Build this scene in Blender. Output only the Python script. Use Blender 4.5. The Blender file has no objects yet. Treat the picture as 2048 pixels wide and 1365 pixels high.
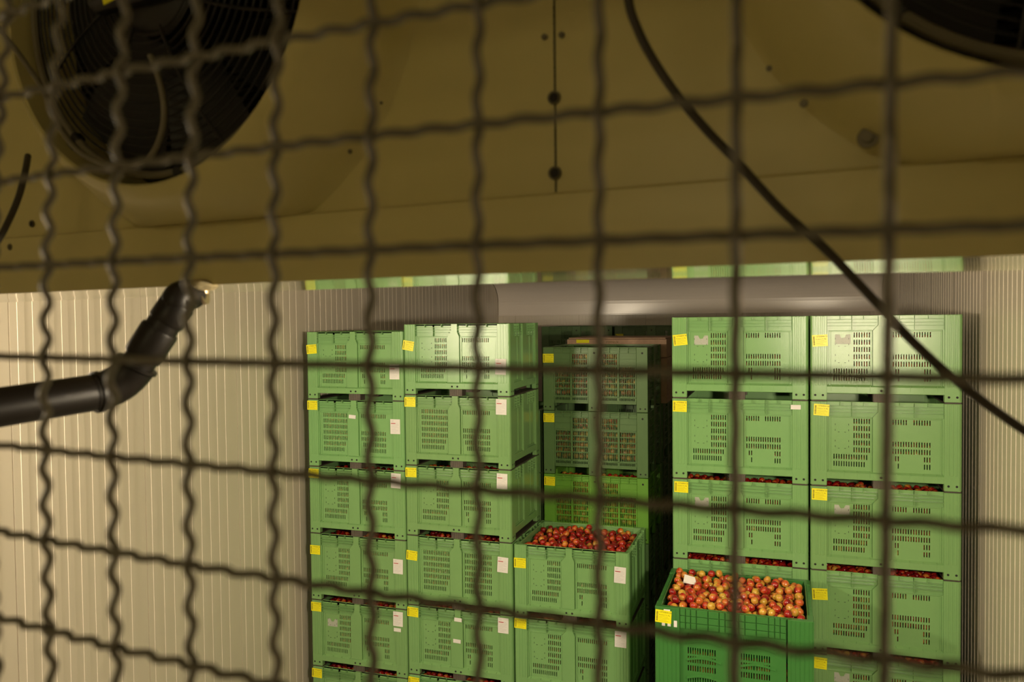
import bpy, bmesh, math, random
import numpy as np
from mathutils import Vector, Matrix
C = bpy.context.scene.collection
PI = math.pi
random.seed(7)

# ------------------------------------------------------------------ camera
FPX = 1610.06                                   # focal length in pixels of a 2048 wide frame
YAW, PITCH, ROLL = 0.3233, -0.0290, -0.0108
H0 = 5.37                                       # floor lies this far under the measured datum
CAM = Vector((3.8316, -7.7805, 0.0606 + H0))
fw = Vector((-math.sin(YAW) * math.cos(PITCH), math.cos(YAW) * math.cos(PITCH), math.sin(PITCH)))
rt = Vector((math.cos(YAW), math.sin(YAW), 0))
up = rt.cross(fw)
rt2 = rt * math.cos(ROLL) + up * math.sin(ROLL)
up2 = -rt * math.sin(ROLL) + up * math.cos(ROLL)
cd = bpy.data.cameras.new('camera'); cam = bpy.data.objects.new('camera', cd); C.objects.link(cam)
m = Matrix((rt2, up2, -fw)).transposed().to_4x4(); m.translation = CAM
cam.matrix_world = m
cd.sensor_width = 36; cd.lens = FPX / 2048 * 36; cd.clip_start = 0.02; cd.clip_end = 60
cd.dof.use_dof = True; cd.dof.focus_distance = 8.2; cd.dof.aperture_fstop = 6.6
bpy.context.scene.camera = cam

# ------------------------------------------------------------------ world, exposure, lamps
w = bpy.data.worlds.new('world'); bpy.context.scene.world = w; w.use_nodes = True
w.node_tree.nodes['Background'].inputs[0].default_value = (0, 0, 0, 1)
w.node_tree.nodes['Background'].inputs[1].default_value = 0
vs = bpy.context.scene.view_settings
vs.view_transform = 'Standard'; vs.look = 'None'; vs.gamma = 1; vs.use_curve_mapping = False
vs.exposure = 0.55


def lamp(name, loc, power, color, size, target, sy=None):
    d = bpy.data.lights.new(name, 'AREA'); d.energy = power; d.color = color
    d.shape = 'RECTANGLE'; d.size = size; d.size_y = sy or size
    o = bpy.data.objects.new(name, d); C.objects.link(o); o.location = loc
    o.rotation_euler = (Vector(target) - Vector(loc)).to_track_quat('-Z', 'Y').to_euler()
    return o


LCOL = (1.0, 0.84, 0.60)
LL = (-1.18, -5.9, -0.10 + H0)                 # lamp on the left wall, out of the frame
LR = (4.95, -6.45, -0.12 + H0)                 # lamp near the right wall, out of the frame
lamp('lamp_or_fill_light', LL, 118, LCOL, .34, (2.6, 0.6, 5.1), .18)
lamp('lamp_or_fill_light', LR, 140, LCOL, .34, (1.6, 0.6, 5.1), .18)
lamp('lamp_or_fill_light', (3.2, -8.75, 0.45 + H0), 1.35, (1, .82, .42), .6, (3.0, -6.9, .5 + H0), .12)   # unseen fill light added behind the camera for the cooling unit face and mesh


# ------------------------------------------------------------------ materials
def mat(name, col, rough=.5, metal=0., spec=.5, var=0., scale=6, bump=0., bscale=80, dirt=None, dscale=3, dthr=.6, coat=0.):
    m = bpy.data.materials.new(name); m.use_nodes = True
    nt = m.node_tree; b = nt.nodes['Principled BSDF']
    b.inputs['Roughness'].default_value = rough; b.inputs['Metallic'].default_value = metal
    b.inputs['Specular IOR Level'].default_value = spec
    b.inputs['Coat Weight'].default_value = coat; b.inputs['Coat Roughness'].default_value = .12
    b.inputs['Base Color'].default_value = (*col, 1)
    tc = nt.nodes.new('ShaderNodeTexCoord')
    src = None
    if var:
        n = nt.nodes.new('ShaderNodeTexNoise'); n.inputs['Scale'].default_value = scale; n.inputs['Detail'].default_value = 5
        nt.links.new(tc.outputs['Object'], n.inputs['Vector'])
        r = nt.nodes.new('ShaderNodeMix'); r.data_type = 'RGBA'
        r.inputs[6].default_value = (*[c * (1 - var) for c in col], 1)
        r.inputs[7].default_value = (*[min(1, c * (1 + var)) for c in col], 1)
        nt.links.new(n.outputs['Fac'], r.inputs[0]); src = r.outputs[2]
    if dirt:
        n = nt.nodes.new('ShaderNodeTexNoise'); n.inputs['Scale'].default_value = dscale; n.inputs['Detail'].default_value = 9
        n.inputs['Roughness'].default_value = .7
        nt.links.new(tc.outputs['Object'], n.inputs['Vector'])
        cr = nt.nodes.new('ShaderNodeValToRGB'); cr.color_ramp.elements[0].position = dthr; cr.color_ramp.elements[1].position = dthr + .12
        nt.links.new(n.outputs['Fac'], cr.inputs[0])
        r = nt.nodes.new('ShaderNodeMix'); r.data_type = 'RGBA'
        if src: nt.links.new(src, r.inputs[6])
        else: r.inputs[6].default_value = (*col, 1)
        r.inputs[7].default_value = (*dirt, 1)
        nt.links.new(cr.outputs[0], r.inputs[0]); src = r.outputs[2]
    if src: nt.links.new(src, b.inputs['Base Color'])
    if bump:
        n = nt.nodes.new('ShaderNodeTexNoise'); n.inputs['Scale'].default_value = bscale; n.inputs['Detail'].default_value = 3
        nt.links.new(tc.outputs['Object'], n.inputs['Vector'])
        bp = nt.nodes.new('ShaderNodeBump'); bp.inputs['Strength'].default_value = bump; bp.inputs['Distance'].default_value = .01
        nt.links.new(n.outputs['Fac'], bp.inputs['Height']); nt.links.new(bp.outputs[0], b.inputs['Normal'])
    return m


def tinted(name, col, hv=.008, vv=.08, rough=.21, scuff=None):
    """plastic whose tint differs a little from bin to bin, with fine scuffs"""
    m = mat(name, col, rough, var=.07, scale=2.5, bump=.08, bscale=240, dirt=scuff, dscale=5, dthr=.66)
    nt = m.node_tree; b = nt.nodes['Principled BSDF']
    l = b.inputs['Base Color'].links[0]; s = l.from_socket
    hs = nt.nodes.new('ShaderNodeHueSaturation'); oi = nt.nodes.new('ShaderNodeObjectInfo')
    mr = nt.nodes.new('ShaderNodeMapRange'); mr.inputs[3].default_value = .5 - hv; mr.inputs[4].default_value = .5 + hv
    mv = nt.nodes.new('ShaderNodeMapRange'); mv.inputs[3].default_value = 1 - vv; mv.inputs[4].default_value = 1 + vv
    nt.links.new(oi.outputs['Random'], mr.inputs[0]); nt.links.new(oi.outputs['Random'], mv.inputs[0])
    nt.links.new(mr.outputs[0], hs.inputs['Hue']); nt.links.new(mv.outputs[0], hs.inputs['Value'])
    nt.links.new(s, hs.inputs['Color']); nt.links.new(hs.outputs[0], b.inputs['Base Color'])
    return m


M = {}
M['wall'] = mat('cream_panel_paint', (.70, .63, .53), .33, var=.03, scale=1.2)
M['ceiling'] = mat('ceiling_paint', (.60, .57, .48), .35, var=.03)
M['cove'] = mat('cove_sheet', (.78, .71, .65), .20, var=.03, scale=2)
M['floor'] = mat('concrete_floor', (.20, .19, .17), .7, var=.25, scale=2, bump=.2)
M['bin'] = tinted('green_plastic', (.200, .390, .145), scuff=(.26, .36, .16))
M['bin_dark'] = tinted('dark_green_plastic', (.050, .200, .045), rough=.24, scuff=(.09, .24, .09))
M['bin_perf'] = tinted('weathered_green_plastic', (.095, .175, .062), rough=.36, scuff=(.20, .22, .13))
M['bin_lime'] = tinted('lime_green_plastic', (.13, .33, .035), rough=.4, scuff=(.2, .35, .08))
M['pad'] = mat('dark_runner_plastic', (.055, .042, .032), .6, var=.3, scale=40)
M['block'] = mat('dark_block', (.10, .082, .065), .6, var=.35, scale=30)
M['hole'] = mat('dark_hole', (.012, .012, .010), .8)
M['evap'] = mat('cream_cooler_paint', (.60, .53, .22), .36, var=.05, scale=3, dirt=(.40, .29, .10), dscale=34, dthr=.72)
M['tray'] = mat('tray_underside_gloss', (.50, .43, .24), .075, spec=1.0, coat=.6)
M['black'] = mat('black_paint', (.012, .011, .010), .5)
M['guard'] = mat('guard_wire', (.006, .0055, .0045), .55)
M['fins'] = mat('dim_coil', (.085, .075, .045), .6, var=.2, scale=30)
M['grey_cable'] = mat('grey_cable', (.16, .14, .085), .5)
M['dark_cable'] = mat('dark_cable', (.035, .028, .016), .55)
M['pipe'] = mat('dark_drain_pipe', (.009, .007, .0055), .42, spec=.35, var=.2, scale=20)
M['brass'] = mat('bright_fitting', (.65, .5, .33), .3, metal=.9)
M['sealant'] = mat('sealant', (.45, .38, .22), .6, bump=.4, bscale=60)
M['wire'] = mat('galvanised_wire', (.15, .135, .10), .5, metal=.35, var=.15, scale=60)
M['steel'] = mat('galvanised_steel', (.36, .34, .30), .4, metal=.8, var=.1)
M['tag'] = mat('yellow_tag', (.88, .82, .012), .35, var=.03)
M['paper'] = mat('white_paper', (.78, .76, .74), .6)
M['ink'] = mat('dark_ink', (.13, .10, .015), .6)
M['red_ink'] = mat('red_ink', (.45, .04, .05), .6)
M['grey_ink'] = mat('grey_ink', (.42, .42, .42), .6)
M['worn'] = mat('worn_sticker', (.42, .44, .38), .4, dirt=(.22, .34, .17), dscale=60, dthr=.55)
M['wood'] = mat('bin_wood', (.44, .28, .19), .7, var=.25, scale=14, bump=.3, bscale=50)
M['screw'] = mat('screw_steel', (.16, .14, .09), .45, metal=.6)
M['lampbody'] = mat('lamp_body', (.6, .6, .58), .5)
e = bpy.data.materials.new('lamp_glass'); e.use_nodes = True
e.node_tree.nodes['Principled BSDF'].inputs['Emission Color'].default_value = (1, .82, .55, 1)
e.node_tree.nodes['Principled BSDF'].inputs['Emission Strength'].default_value = 6
M['lampglass'] = e


def apple_mat(name):
    m = bpy.data.materials.new(name); m.use_nodes = True
    nt = m.node_tree; b = nt.nodes['Principled BSDF']; b.inputs['Roughness'].default_value = .24
    b.inputs['Coat Weight'].default_value = .3; b.inputs['Coat Roughness'].default_value = .15
    tc = nt.nodes.new('ShaderNodeTexCoord'); oi = nt.nodes.new('ShaderNodeObjectInfo')
    geo = nt.nodes.new('ShaderNodeNewGeometry')
    ad = nt.nodes.new('ShaderNodeMath'); ad.operation = 'MULTIPLY_ADD'; ad.inputs[1].default_value = 37.
    nt.links.new(oi.outputs['Random'], ad.inputs[0])
    mu = nt.nodes.new('ShaderNodeMath'); mu.operation = 'MULTIPLY'; mu.inputs[1].default_value = 23.
    nt.links.new(geo.outputs['Random Per Island'], mu.inputs[0]); nt.links.new(mu.outputs[0], ad.inputs[2])
    n = nt.nodes.new('ShaderNodeTexNoise'); n.noise_dimensions = '4D'; n.inputs['Scale'].default_value = 13; n.inputs['Detail'].default_value = 2.5
    nt.links.new(tc.outputs['Object'], n.inputs['Vector']); nt.links.new(ad.outputs[0], n.inputs['W'])
    fr = nt.nodes.new('ShaderNodeMath'); fr.operation = 'FRACT'; nt.links.new(ad.outputs[0], fr.inputs[0])
    sh = nt.nodes.new('ShaderNodeMath'); sh.operation = 'MULTIPLY_ADD'; sh.inputs[1].default_value = SHIFT[name][0]; sh.inputs[2].default_value = SHIFT[name][1]
    nt.links.new(fr.outputs[0], sh.inputs[0])
    su = nt.nodes.new('ShaderNodeMath'); su.operation = 'ADD'
    nt.links.new(n.outputs['Fac'], su.inputs[0]); nt.links.new(sh.outputs[0], su.inputs[1])
    cr = nt.nodes.new('ShaderNodeValToRGB'); c = cr.color_ramp
    c.elements[0].position = .40; c.elements[0].color = (.20, .006, .008, 1)
    c.elements[1].position = .80; c.elements[1].color = (.62, .38, .05, 1)
    x = c.elements.new(.54); x.color = (.42, .016, .012, 1)
    x = c.elements.new(.64); x.color = (.60, .13, .025, 1)
    nt.links.new(su.outputs[0], cr.inputs[0]); nt.links.new(cr.outputs[0], b.inputs['Base Color'])
    return m


SHIFT = {'red_apple': (.26, -.10), 'blush_apple': (.32, -.015)}
M['apple'] = apple_mat('red_apple'); M['apple2'] = apple_mat('blush_apple')
M['stem'] = mat('apple_stem', (.10, .06, .02), .7)


# ------------------------------------------------------------------ mesh helpers
class MB:
    def __init__(s): s.v = []; s.f = []; s.m = []
    def add(s, vs, fs, mi=0):
        o = len(s.v); s.v += [tuple(v) for v in vs]; s.f += [tuple(i + o for i in f) for f in fs]; s.m += [mi] * len(fs)
    def quad(s, a, b, c, d, mi=0): s.add([a, b, c, d], [(0, 1, 2, 3)], mi)
    def box(s, x0, x1, y0, y1, z0, z1, mi=0):
        s.add([(x0, y0, z0), (x1, y0, z0), (x1, y1, z0), (x0, y1, z0), (x0, y0, z1), (x1, y0, z1), (x1, y1, z1), (x0, y1, z1)],
              [(0, 3, 2, 1), (4, 5, 6, 7), (0, 1, 5, 4), (1, 2, 6, 5), (2, 3, 7, 6), (3, 0, 4, 7)], mi)
    def cbox(s, x0, x1, y0, y1, z0, z1, c=.004, mi=0):
        bm = bmesh.new(); bmesh.ops.create_cube(bm, size=1)
        for v in bm.verts: v.co = Vector((x0 + (v.co.x + .5) * (x1 - x0), y0 + (v.co.y + .5) * (y1 - y0), z0 + (v.co.z + .5) * (z1 - z0)))
        bmesh.ops.bevel(bm, geom=bm.edges[:], offset=c, segments=1, affect='EDGES', profile=.5)
        bm.verts.index_update(); s.add([v.co[:] for v in bm.verts], [[v.index for v in f.verts] for f in bm.faces], mi); bm.free()
    def tube(s, pts, r, n=8, cap=True, mi=0, closed=False):
        P = [Vector(p) for p in pts]; N = len(P); rings = []
        ref = None
        for i, p in enumerate(P):
            if closed: t = P[(i + 1) % N] - P[i - 1]
            else: t = P[min(i + 1, N - 1)] - P[max(i - 1, 0)]
            t.normalize()
            if ref is None: ref = t.orthogonal().normalized()
            ref = (ref - t * ref.dot(t)).normalized(); b = t.cross(ref)
            rr = r[i] if isinstance(r, (list, tuple)) else r
            rings.append([p + (ref * math.cos(2 * PI * k / n) + b * math.sin(2 * PI * k / n)) * rr for k in range(n)])
        vs = [v for ring in rings for v in ring]; fs = []
        for i in range(N if closed else N - 1):
            j = (i + 1) % N
            for k in range(n): fs.append((i * n + k, i * n + (k + 1) % n, j * n + (k + 1) % n, j * n + k))
        if cap and not closed: fs += [tuple(range(n))[::-1], tuple((N - 1) * n + k for k in range(n))]
        s.add(vs, fs, mi)
    def lathe(s, prof, n=32, axis='z', c=(0, 0, 0), mi=0):
        vs = []; fs = []
        for r, z in prof:
            for k in range(n):
                a = 2 * PI * k / n; x, y = r * math.cos(a), r * math.sin(a)
                v = (x, y, z) if axis == 'z' else (x, z, y)
                vs.append((v[0] + c[0], v[1] + c[1], v[2] + c[2]))
        for i in range(len(prof) - 1):
            for k in range(n): fs.append((i * n + k, i * n + (k + 1) % n, (i + 1) * n + (k + 1) % n, (i + 1) * n + k))
        s.add(vs, fs, mi)
    def mesh(s, name, mats, smooth=False, M4=None):
        me = bpy.data.meshes.new(name); me.from_pydata(s.v, [], s.f); me.update()
        if M4 is not None: me.transform(M4)
        for x in (mats if isinstance(mats, (list, tuple)) else [mats]): me.materials.append(M[x])
        me.polygons.foreach_set('material_index', s.m)
        bm = bmesh.new(); bm.from_mesh(me); bmesh.ops.recalc_face_normals(bm, faces=bm.faces[:]); bm.to_mesh(me); bm.free()
        if smooth: me.polygons.foreach_set('use_smooth', [True] * len(me.polygons)); me.set_sharp_from_angle(angle=math.radians(40))
        return me
    def build(s, name, mats, parent=None, smooth=False):
        return link(name, s.mesh(name, mats, smooth), parent)


def link(name, me, parent=None):
    o = bpy.data.objects.new(name, me); C.objects.link(o); o.parent = parent; return o


def tag(o, label, cat, group=None, kind=None):
    o['label'] = label; o['category'] = cat
    if group: o['group'] = group
    if kind: o['kind'] = kind
    return o


def empty(name, loc=(0, 0, 0), rz=0):
    o = bpy.data.objects.new(name, None); C.objects.link(o); o.location = loc; o.rotation_euler = (0, 0, rz)
    o.empty_display_size = .1; return o


def struct(name, mb, m, smooth=False):
    o = mb.build(name, m, None, smooth); o['kind'] = 'structure'; return o


def px(u, v, z):
    """point of the place seen at (u, v) at distance z along the view axis (used to read off measured positions)"""
    return CAM + fw * z + rt2 * ((u - 1024) / FPX * z) - up2 * ((v - 682.5) / FPX * z)


# ------------------------------------------------------------------ room shell
XL, XR, YB, YN, ZC = -1.3926, 5.435, 7.0, -9.0, H0 + .98


def ribbed(y0, y1, z0, z1, phase, per=1.257, sub=.1257):
    """profile (distance along wall, depth) of a micro-ribbed sandwich panel wall"""
    prof = []; k = math.floor((y0 - phase) / per) - 1
    while True:
        s0 = phase + k * per
        if s0 > y1: break
        # joint groove
        pts = [(s0 - .004, 0), (s0 - .002, -.012), (s0 + .003, -.012), (s0 + .006, 0)]
        for i in range(9):
            a = s0 + .066 + i * sub
            pts += [(a, 0), (a + .003, .003), (a + .060, .003), (a + .063, 0)]
        prof += pts; k += 1
    prof = [p for p in prof if y0 < p[0] < y1]
    return [(y0, 0)] + prof + [(y1, 0)]


def rib_wall(name, place, a0, a1, phase):
    mb = MB(); pr = ribbed(a0, a1, 0, ZC, phase)
    for (s, d), (s2, d2) in zip(pr[:-1], pr[1:]):
        mb.quad(place(s, d, 0), place(s2, d2, 0), place(s2, d2, ZC), place(s, d, ZC))
    # outer skin so that the wall has real thickness
    mb.quad(place(a0, -.12, 0), place(a1, -.12, 0), place(a1, -.12, ZC), place(a0, -.12, ZC))
    return struct(name, mb, 'wall')


rib_wall('wall_left', lambda s, d, z: (XL + d, s, z), YN, YB, -3.478)
rib_wall('wall_right', lambda s, d, z: (XR - d, s, z), YN, YB, -.08)
rib_wall('wall_back', lambda s, d, z: (s, YB - d, z), XL, XR, XL + .35)
mb = MB(); mb.box(XL - .12, XR + .12, YN - .12, YN, 0, ZC); struct('wall_front', mb, 'wall')
mb = MB(); mb.box(XL - .12, XR + .12, YN - .12, YB + .12, -.15, 0); struct('floor', mb, 'floor')
mb = MB(); mb.box(XL - .12, XR + .12, YN - .12, YB + .12, ZC, ZC + .12); struct('ceiling', mb, 'ceiling')
# curved cove sheet between the back wall and the ceiling
prof = [(6.975, .105), (6.985, .115), (6.985, .30)]
for i in range(1, 13):
    a = PI / 2 * i / 12
    prof.append((6.985 - .42 * (1 - math.cos(a)), .30 + .42 * math.sin(a)))
prof += [(6.2, .745), (5.6, .80), (4.9, .90), (4.6, .975)]
mb = MB()
for (y, z), (y2, z2) in zip(prof[:-1], prof[1:]):
    mb.quad((XL + .012, y, z + H0), (XR - .012, y, z + H0), (XR - .012, y2, z2 + H0), (XL + .012, y2, z2 + H0))
mb.box(XL + .012, XR - .012, 6.955, 6.99, .095 + H0, .108 + H0)
struct('trim_1', mb, 'cove', True)


# ------------------------------------------------------------------ bins
W, D, HP = 1.2, 1.03, .7563


def grid_sheet(mb, x0, x1, z0, z1, holes, y, th, mi=0):
    """sheet in the xz plane with real rectangular openings and thickness"""
    xs = sorted({x0, x1} | {a for h in holes for a in h[:2]}); zs = sorted({z0, z1} | {a for h in holes for a in h[2:]})
    hs = set()
    xi = {x: i for i, x in enumerate(xs)}; zi = {z: i for i, z in enumerate(zs)}
    for a, b, c, d in holes:
        for i in range(xi[a], xi[b]):
            for j in range(zi[c], zi[d]): hs.add((i, j))
    nx, nz = len(xs) - 1, len(zs) - 1
    # merge solid cells of a row into runs
    for j in range(nz):
        i = 0
        while i < nx:
            if (i, j) in hs: i += 1; continue
            k = i
            while k < nx and (k, j) not in hs: k += 1
            a, b, c, d = xs[i], xs[k], zs[j], zs[j + 1]
            mb.quad((a, y, c), (b, y, c), (b, y, d), (a, y, d), mi)
            mb.quad((a, y + th, c), (a, y + th, d), (b, y + th, d), (b, y + th, c), mi)
            i = k
    for a, b, c, d in holes:
        mb.quad((a, y, c), (a, y, d), (a, y + th, d), (a, y + th, c), mi); mb.quad((b, y, c), (b, y + th, c), (b, y + th, d), (b, y, d), mi)
        mb.quad((a, y, c), (a, y + th, c), (b, y + th, c), (b, y, c), mi); mb.quad((a, y, d), (b, y, d), (b, y + th, d), (a, y + th, d), mi)


def slots(x0, dx, cols, ztop, dz, rows, mask, w=.0085, h=.044):
    out = []
    for r in range(rows):
        for c in range(cols):
            if mask[r][c] == 'x':
                x = round(x0 + c * dx, 4); z = round(ztop - r * dz, 4)
                out.append((x, round(x + w, 4), round(z - h, 4), z))
    return out


FULL = ['x' * 15] * 5 + ['x' * 14 + '.', 'x' * 13 + '..']
ELL = ['........xxxxxxx'] * 5 + ['x' * 14 + '.', 'x' * 13 + '..']
PLATE = ['x' * 15, '.' * 15, '.' * 15, 'x' * 15, 'x' * 15, '.xx' + '.' * 9 + 'xxx', '..x' + '.' * 9 + 'xxx']
PLATEC = ['xxxxxx..xxxxxxx', '.' * 15, '.' * 15, 'x' * 15, 'x' * 15, '.xx' + '.' * 9 + 'xxx', '..x' + '.' * 9 + 'xxx']
PLATEF = ['x' * 15, '.' * 15, '.' * 15, 'x' * 15, 'x' * 15, '.' + 'x' * 14, '..' + 'x' * 13]
ALL7 = ['x' * 15] * 7
NONE = ['.' * 15] * 7


def poly(mb, pts, y0, y1, mi=0):
    n = len(pts)
    mb.add([(x, y0, z) for x, z in pts] + [(x, y1, z) for x, z in pts],
           [tuple(range(n)), tuple(range(2 * n - 1, n - 1, -1))] + [(i, (i + 1) % n, n + (i + 1) % n, n + i) for i in range(n)], mi)


def long_face(left, right, centre_holes=2):
    """front of a solid-walled bin, outer plane y=0, looking along +y"""
    T = HP; mb = MB(); top = T
    z_beam0, z_beam1, z_band = T - .683, T - .612, T - .128
    # corner posts with shallow flutes and feet
    for s in (0, 1):
        fx = (lambda x: x) if not s else (lambda x: W - x)
        a, b = sorted((fx(.022), fx(.137))); mb.cbox(a, b, 0, .055, .014, top, .003)
        for q in (.038, .068, .098):
            a, b = sorted((fx(q), fx(q + .018))); mb.cbox(a, b, -.0028, .004, z_beam1, top - .004, .0018)
        # inner shaded reveal beside the panel
        poly(mb, [(fx(.137), z_beam1), (fx(.150), z_beam1 + .01), (fx(.150), z_band), (fx(.137), z_band)][::(1 if not s else -1)], .012, .045)
    # centre post, widening below the hand grips
    poly(mb, [(.548, z_beam1), (.628, z_beam1), (.640, z_beam1), (.640, z_band - .004), (.618, z_band + .045), (.618, top), (.552, top), (.552, z_band + .045), (.508, z_band - .004), (.508, z_beam1)], .003, .05)
    # bottom beam with sloped lip
    mb.cbox(.13, W - .13, .002, .05, z_beam0, z_beam1 - .008, .004)
    mb.add([(.13, .002, z_beam1 - .010), (W - .13, .002, z_beam1 - .010), (W - .13, .026, z_beam1 + .006), (.13, .026, z_beam1 + .006)], [(0, 1, 2, 3)])
    for i in range(9):
        x = .17 + i * .105
        if .5 < x < .62: continue
        mb.cbox(x, x + .004, .001, .02, z_beam1 - .05, z_beam1 + .002, .001)
    # recessed sheets with slots
    x_l, x_r = .1925, .668
    H = slots(x_l, .0204, 15, T - .148, .0632, 7, left)
    grid_sheet(mb, .137, .51, z_beam1 - .01, z_band + .005, H, .026, .006)
    Hr = slots(x_r, .0204, 15, T - .148, .0632, 7, right)
    grid_sheet(mb, .638, W - .137, z_beam1 - .01, z_band + .005, Hr, .026, .006)
    # raised edge at the top of each panel
    for a, b in ((.150, .505), (.643, W - .150)):
        mb.cbox(a, b, .016, .03, z_band - .012, z_band, .003)
        mb.cbox(a, a + .02, .020, .03, z_beam1, z_band, .002); mb.cbox(b - .012, b, .020, .03, z_beam1, z_band, .002)
    # ribbed grip band under the rim
    for a, b in ((.137, .552), (.618, W - .137)):
        mb.box(a, b, .034, .040, z_band, top - .004)
        for k, dz in enumerate((.032, .060, .088)):
            sh = .028 * k / 2
            mb.cbox(a, b - (sh if a < .3 else 0), .002, .036, top - dz - .004, top - dz, .0012)
        for q in ((.245, .34, .435) if a < .3 else (.72, .835, .94)):
            mb.box(q, q + .004, .004, .036, top - .032, top - .004)
        q = .34 if a < .3 else .835
        mb.box(q, q + .004, .004, .036, z_band, top - .004)
    # blank plate corner marks
    if left[0][0] == '.':
        for x, z in ((.205, .195), (.205, .245), (.315, .195), (.315, .245), (.205, .34), (.205, .39), (.315, .34), (.315, .39)):
            mb.box(x, x + .003, .0235, .028, T - z - .014, T - z, 1)
        for x, z in ((.228, .268), (.28, .268), (.228, .412), (.28, .412)): mb.box(x, x + .014, .0235, .028, T - z - .003, T - z, 1)
    # screw holes
    hl = [(.040, T - .700), (.103, T - .700), (W - .040, T - .700), (W - .103, T - .700)] + ([(.555, T - .655), (.615, T - .655)] if centre_holes == 2 else [(.575, T - .655)])
    for x, z in hl:
        mb.lathe([(.0001, -.0012), (.0095, -.0012), (.0105, .001)], 10, 'y', (x, 0, z), 1)
    return mb


def side_face():
    T = HP; mb = MB(); L = D; zb1, zb0 = T - .612, T - .683
    for a, b in ((.022, .13), (L - .13, L - .022)): mb.cbox(a, b, 0, .05, .014, T, .003)
    mb.cbox(.12, L - .12, .002, .05, zb0, zb1, .004)
    mb.box(.12, L - .12, .022, .030, zb1 - .01, T - .09)
    mb.box(.12, L - .12, .036, .042, T - .10, T - .004)
    mb.cbox(L / 2 - .07, L / 2 + .07, .003, .03, zb1 - .01, T - .004, .003)
    for x in (.16, .30, L - .30, L - .16): mb.cbox(x, x + .006, .016, .03, zb1 + .02, T - .14, .002)
    for a, b in ((.15, .42), (L - .42, L - .15)):
        mb.cbox(a, b, .014, .03, zb1 + .012, zb1 + .020, .002)
        for q in range(3):
            for k in range(4):
                x = a + .01 + q * .09
                mb.cbox(x, x + .065, .004, .036, T - .035 - k * .028, T - .030 - k * .028, .001)
            mb.box(a + q * .09, a + q * .09 + .004, .004, .04, T - .13, T - .004)
    for x in (.05, .10, L - .05, L - .10): mb.lathe([(.0001, -.0012), (.0095, -.0012), (.0105, .001)], 10, 'y', (x, 0, T - .70), 1)
    return mb


def place_face(dst, src, M4, mi_off=0):
    o = len(dst.v); dst.v += [tuple(M4 @ Vector(v)) for v in src.v]
    dst.f += [tuple(i + o for i in f) for f in src.f]; dst.m += src.m


def corner_round(mb, r=.03):
    for cx, cy, a0 in ((r, r, PI), (W - r, r, 1.5 * PI), (W - r, D - r, 0), (r, D - r, .5 * PI)):
        pts = [(cx + r * math.cos(a0 + PI / 2 * k / 6), cy + r * math.sin(a0 + PI / 2 * k / 6)) for k in range(7)]
        inn = [(cx + (r - .006) * math.cos(a0 + PI / 2 * k / 6), cy + (r - .006) * math.sin(a0 + PI / 2 * k / 6)) for k in range(7)]
        for z0, z1 in ((.014, HP),):
            for k in range(6):
                mb.quad((*pts[k], z0), (*pts[k + 1], z0), (*pts[k + 1], z1), (*pts[k], z1))
                mb.quad((*inn[k], z0), (*inn[k], z1), (*inn[k + 1], z1), (*inn[k + 1], z0))
                mb.quad((*pts[k], z1), (*pts[k + 1], z1), (*inn[k + 1], z1), (*inn[k], z1))


RY = Matrix.Translation((W, D, 0)) @ Matrix.Rotation(PI, 4, 'Z')
RR = Matrix.Translation((W, 0, 0)) @ Matrix.Rotation(PI / 2, 4, 'Z')
RL = Matrix.Translation((0, D, 0)) @ Matrix.Rotation(-PI / 2, 4, 'Z')


def inner_tub(mb, T, th=.05):
    z = T - .62
    mb.box(.05, W - .05, .05, D - .05, z - .012, z)                       # bin floor
    for x0, x1, y0, y1 in ((.02, W - .02, .034, .046), (.02, W - .02, D - .046, D - .034), (.034, .046, .03, D - .03), (W - .046, W - .034, .03, D - .03)):
        mb.cbox(x0, x1, y0, y1, T - .02, T + .0, .003)


def tub_mesh(name, left, right, holes=2, m='bin'):
    mb = MB(); f = long_face(left, right, holes)
    place_face(mb, f, Matrix.Identity(4)); place_face(mb, f, RY)
    s = side_face(); place_face(mb, s, RR); place_face(mb, s, RL)
    corner_round(mb); inner_tub(mb, HP)
    return mb.mesh(name, [m, 'hole'])


ME = {}
ME['full'] = tub_mesh('bin_body', FULL, PLATEF)
ME['all'] = tub_mesh('bin_body', FULL, ALL7)
ME['ell'] = tub_mesh('bin_body', ELL, PLATE)
ME['ellc'] = tub_mesh('bin_body', ELL, PLATEC, 1)
# runners under the feet and the block between the fork slots
mb = MB()
mb.cbox(.008, .135, .006, D - .006, 0, .0145, .002)
ME['pad'] = mb.mesh('runner', 'pad')
mb = MB()
pr = [(.515, .11), (.515, .0)]
for k in range(6): pr += [(.521 + k * .022, .0), (.523 + k * .022, -.004), (.531 + k * .022, -.004), (.533 + k * .022, .0)]
pr += [(.655, .0), (.655, .11)]; n = len(pr)
mb.add([(x, y + .03, 0) for x, y in pr] + [(x, y + .03, HP - .683) for x, y in pr], [tuple(range(n)), tuple(range(2 * n - 1, n - 1, -1))] + [(i, (i + 1) % n, n + (i + 1) % n, n + i) for i in range(n)])
ME['block'] = mb.mesh('block', 'block')


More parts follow.
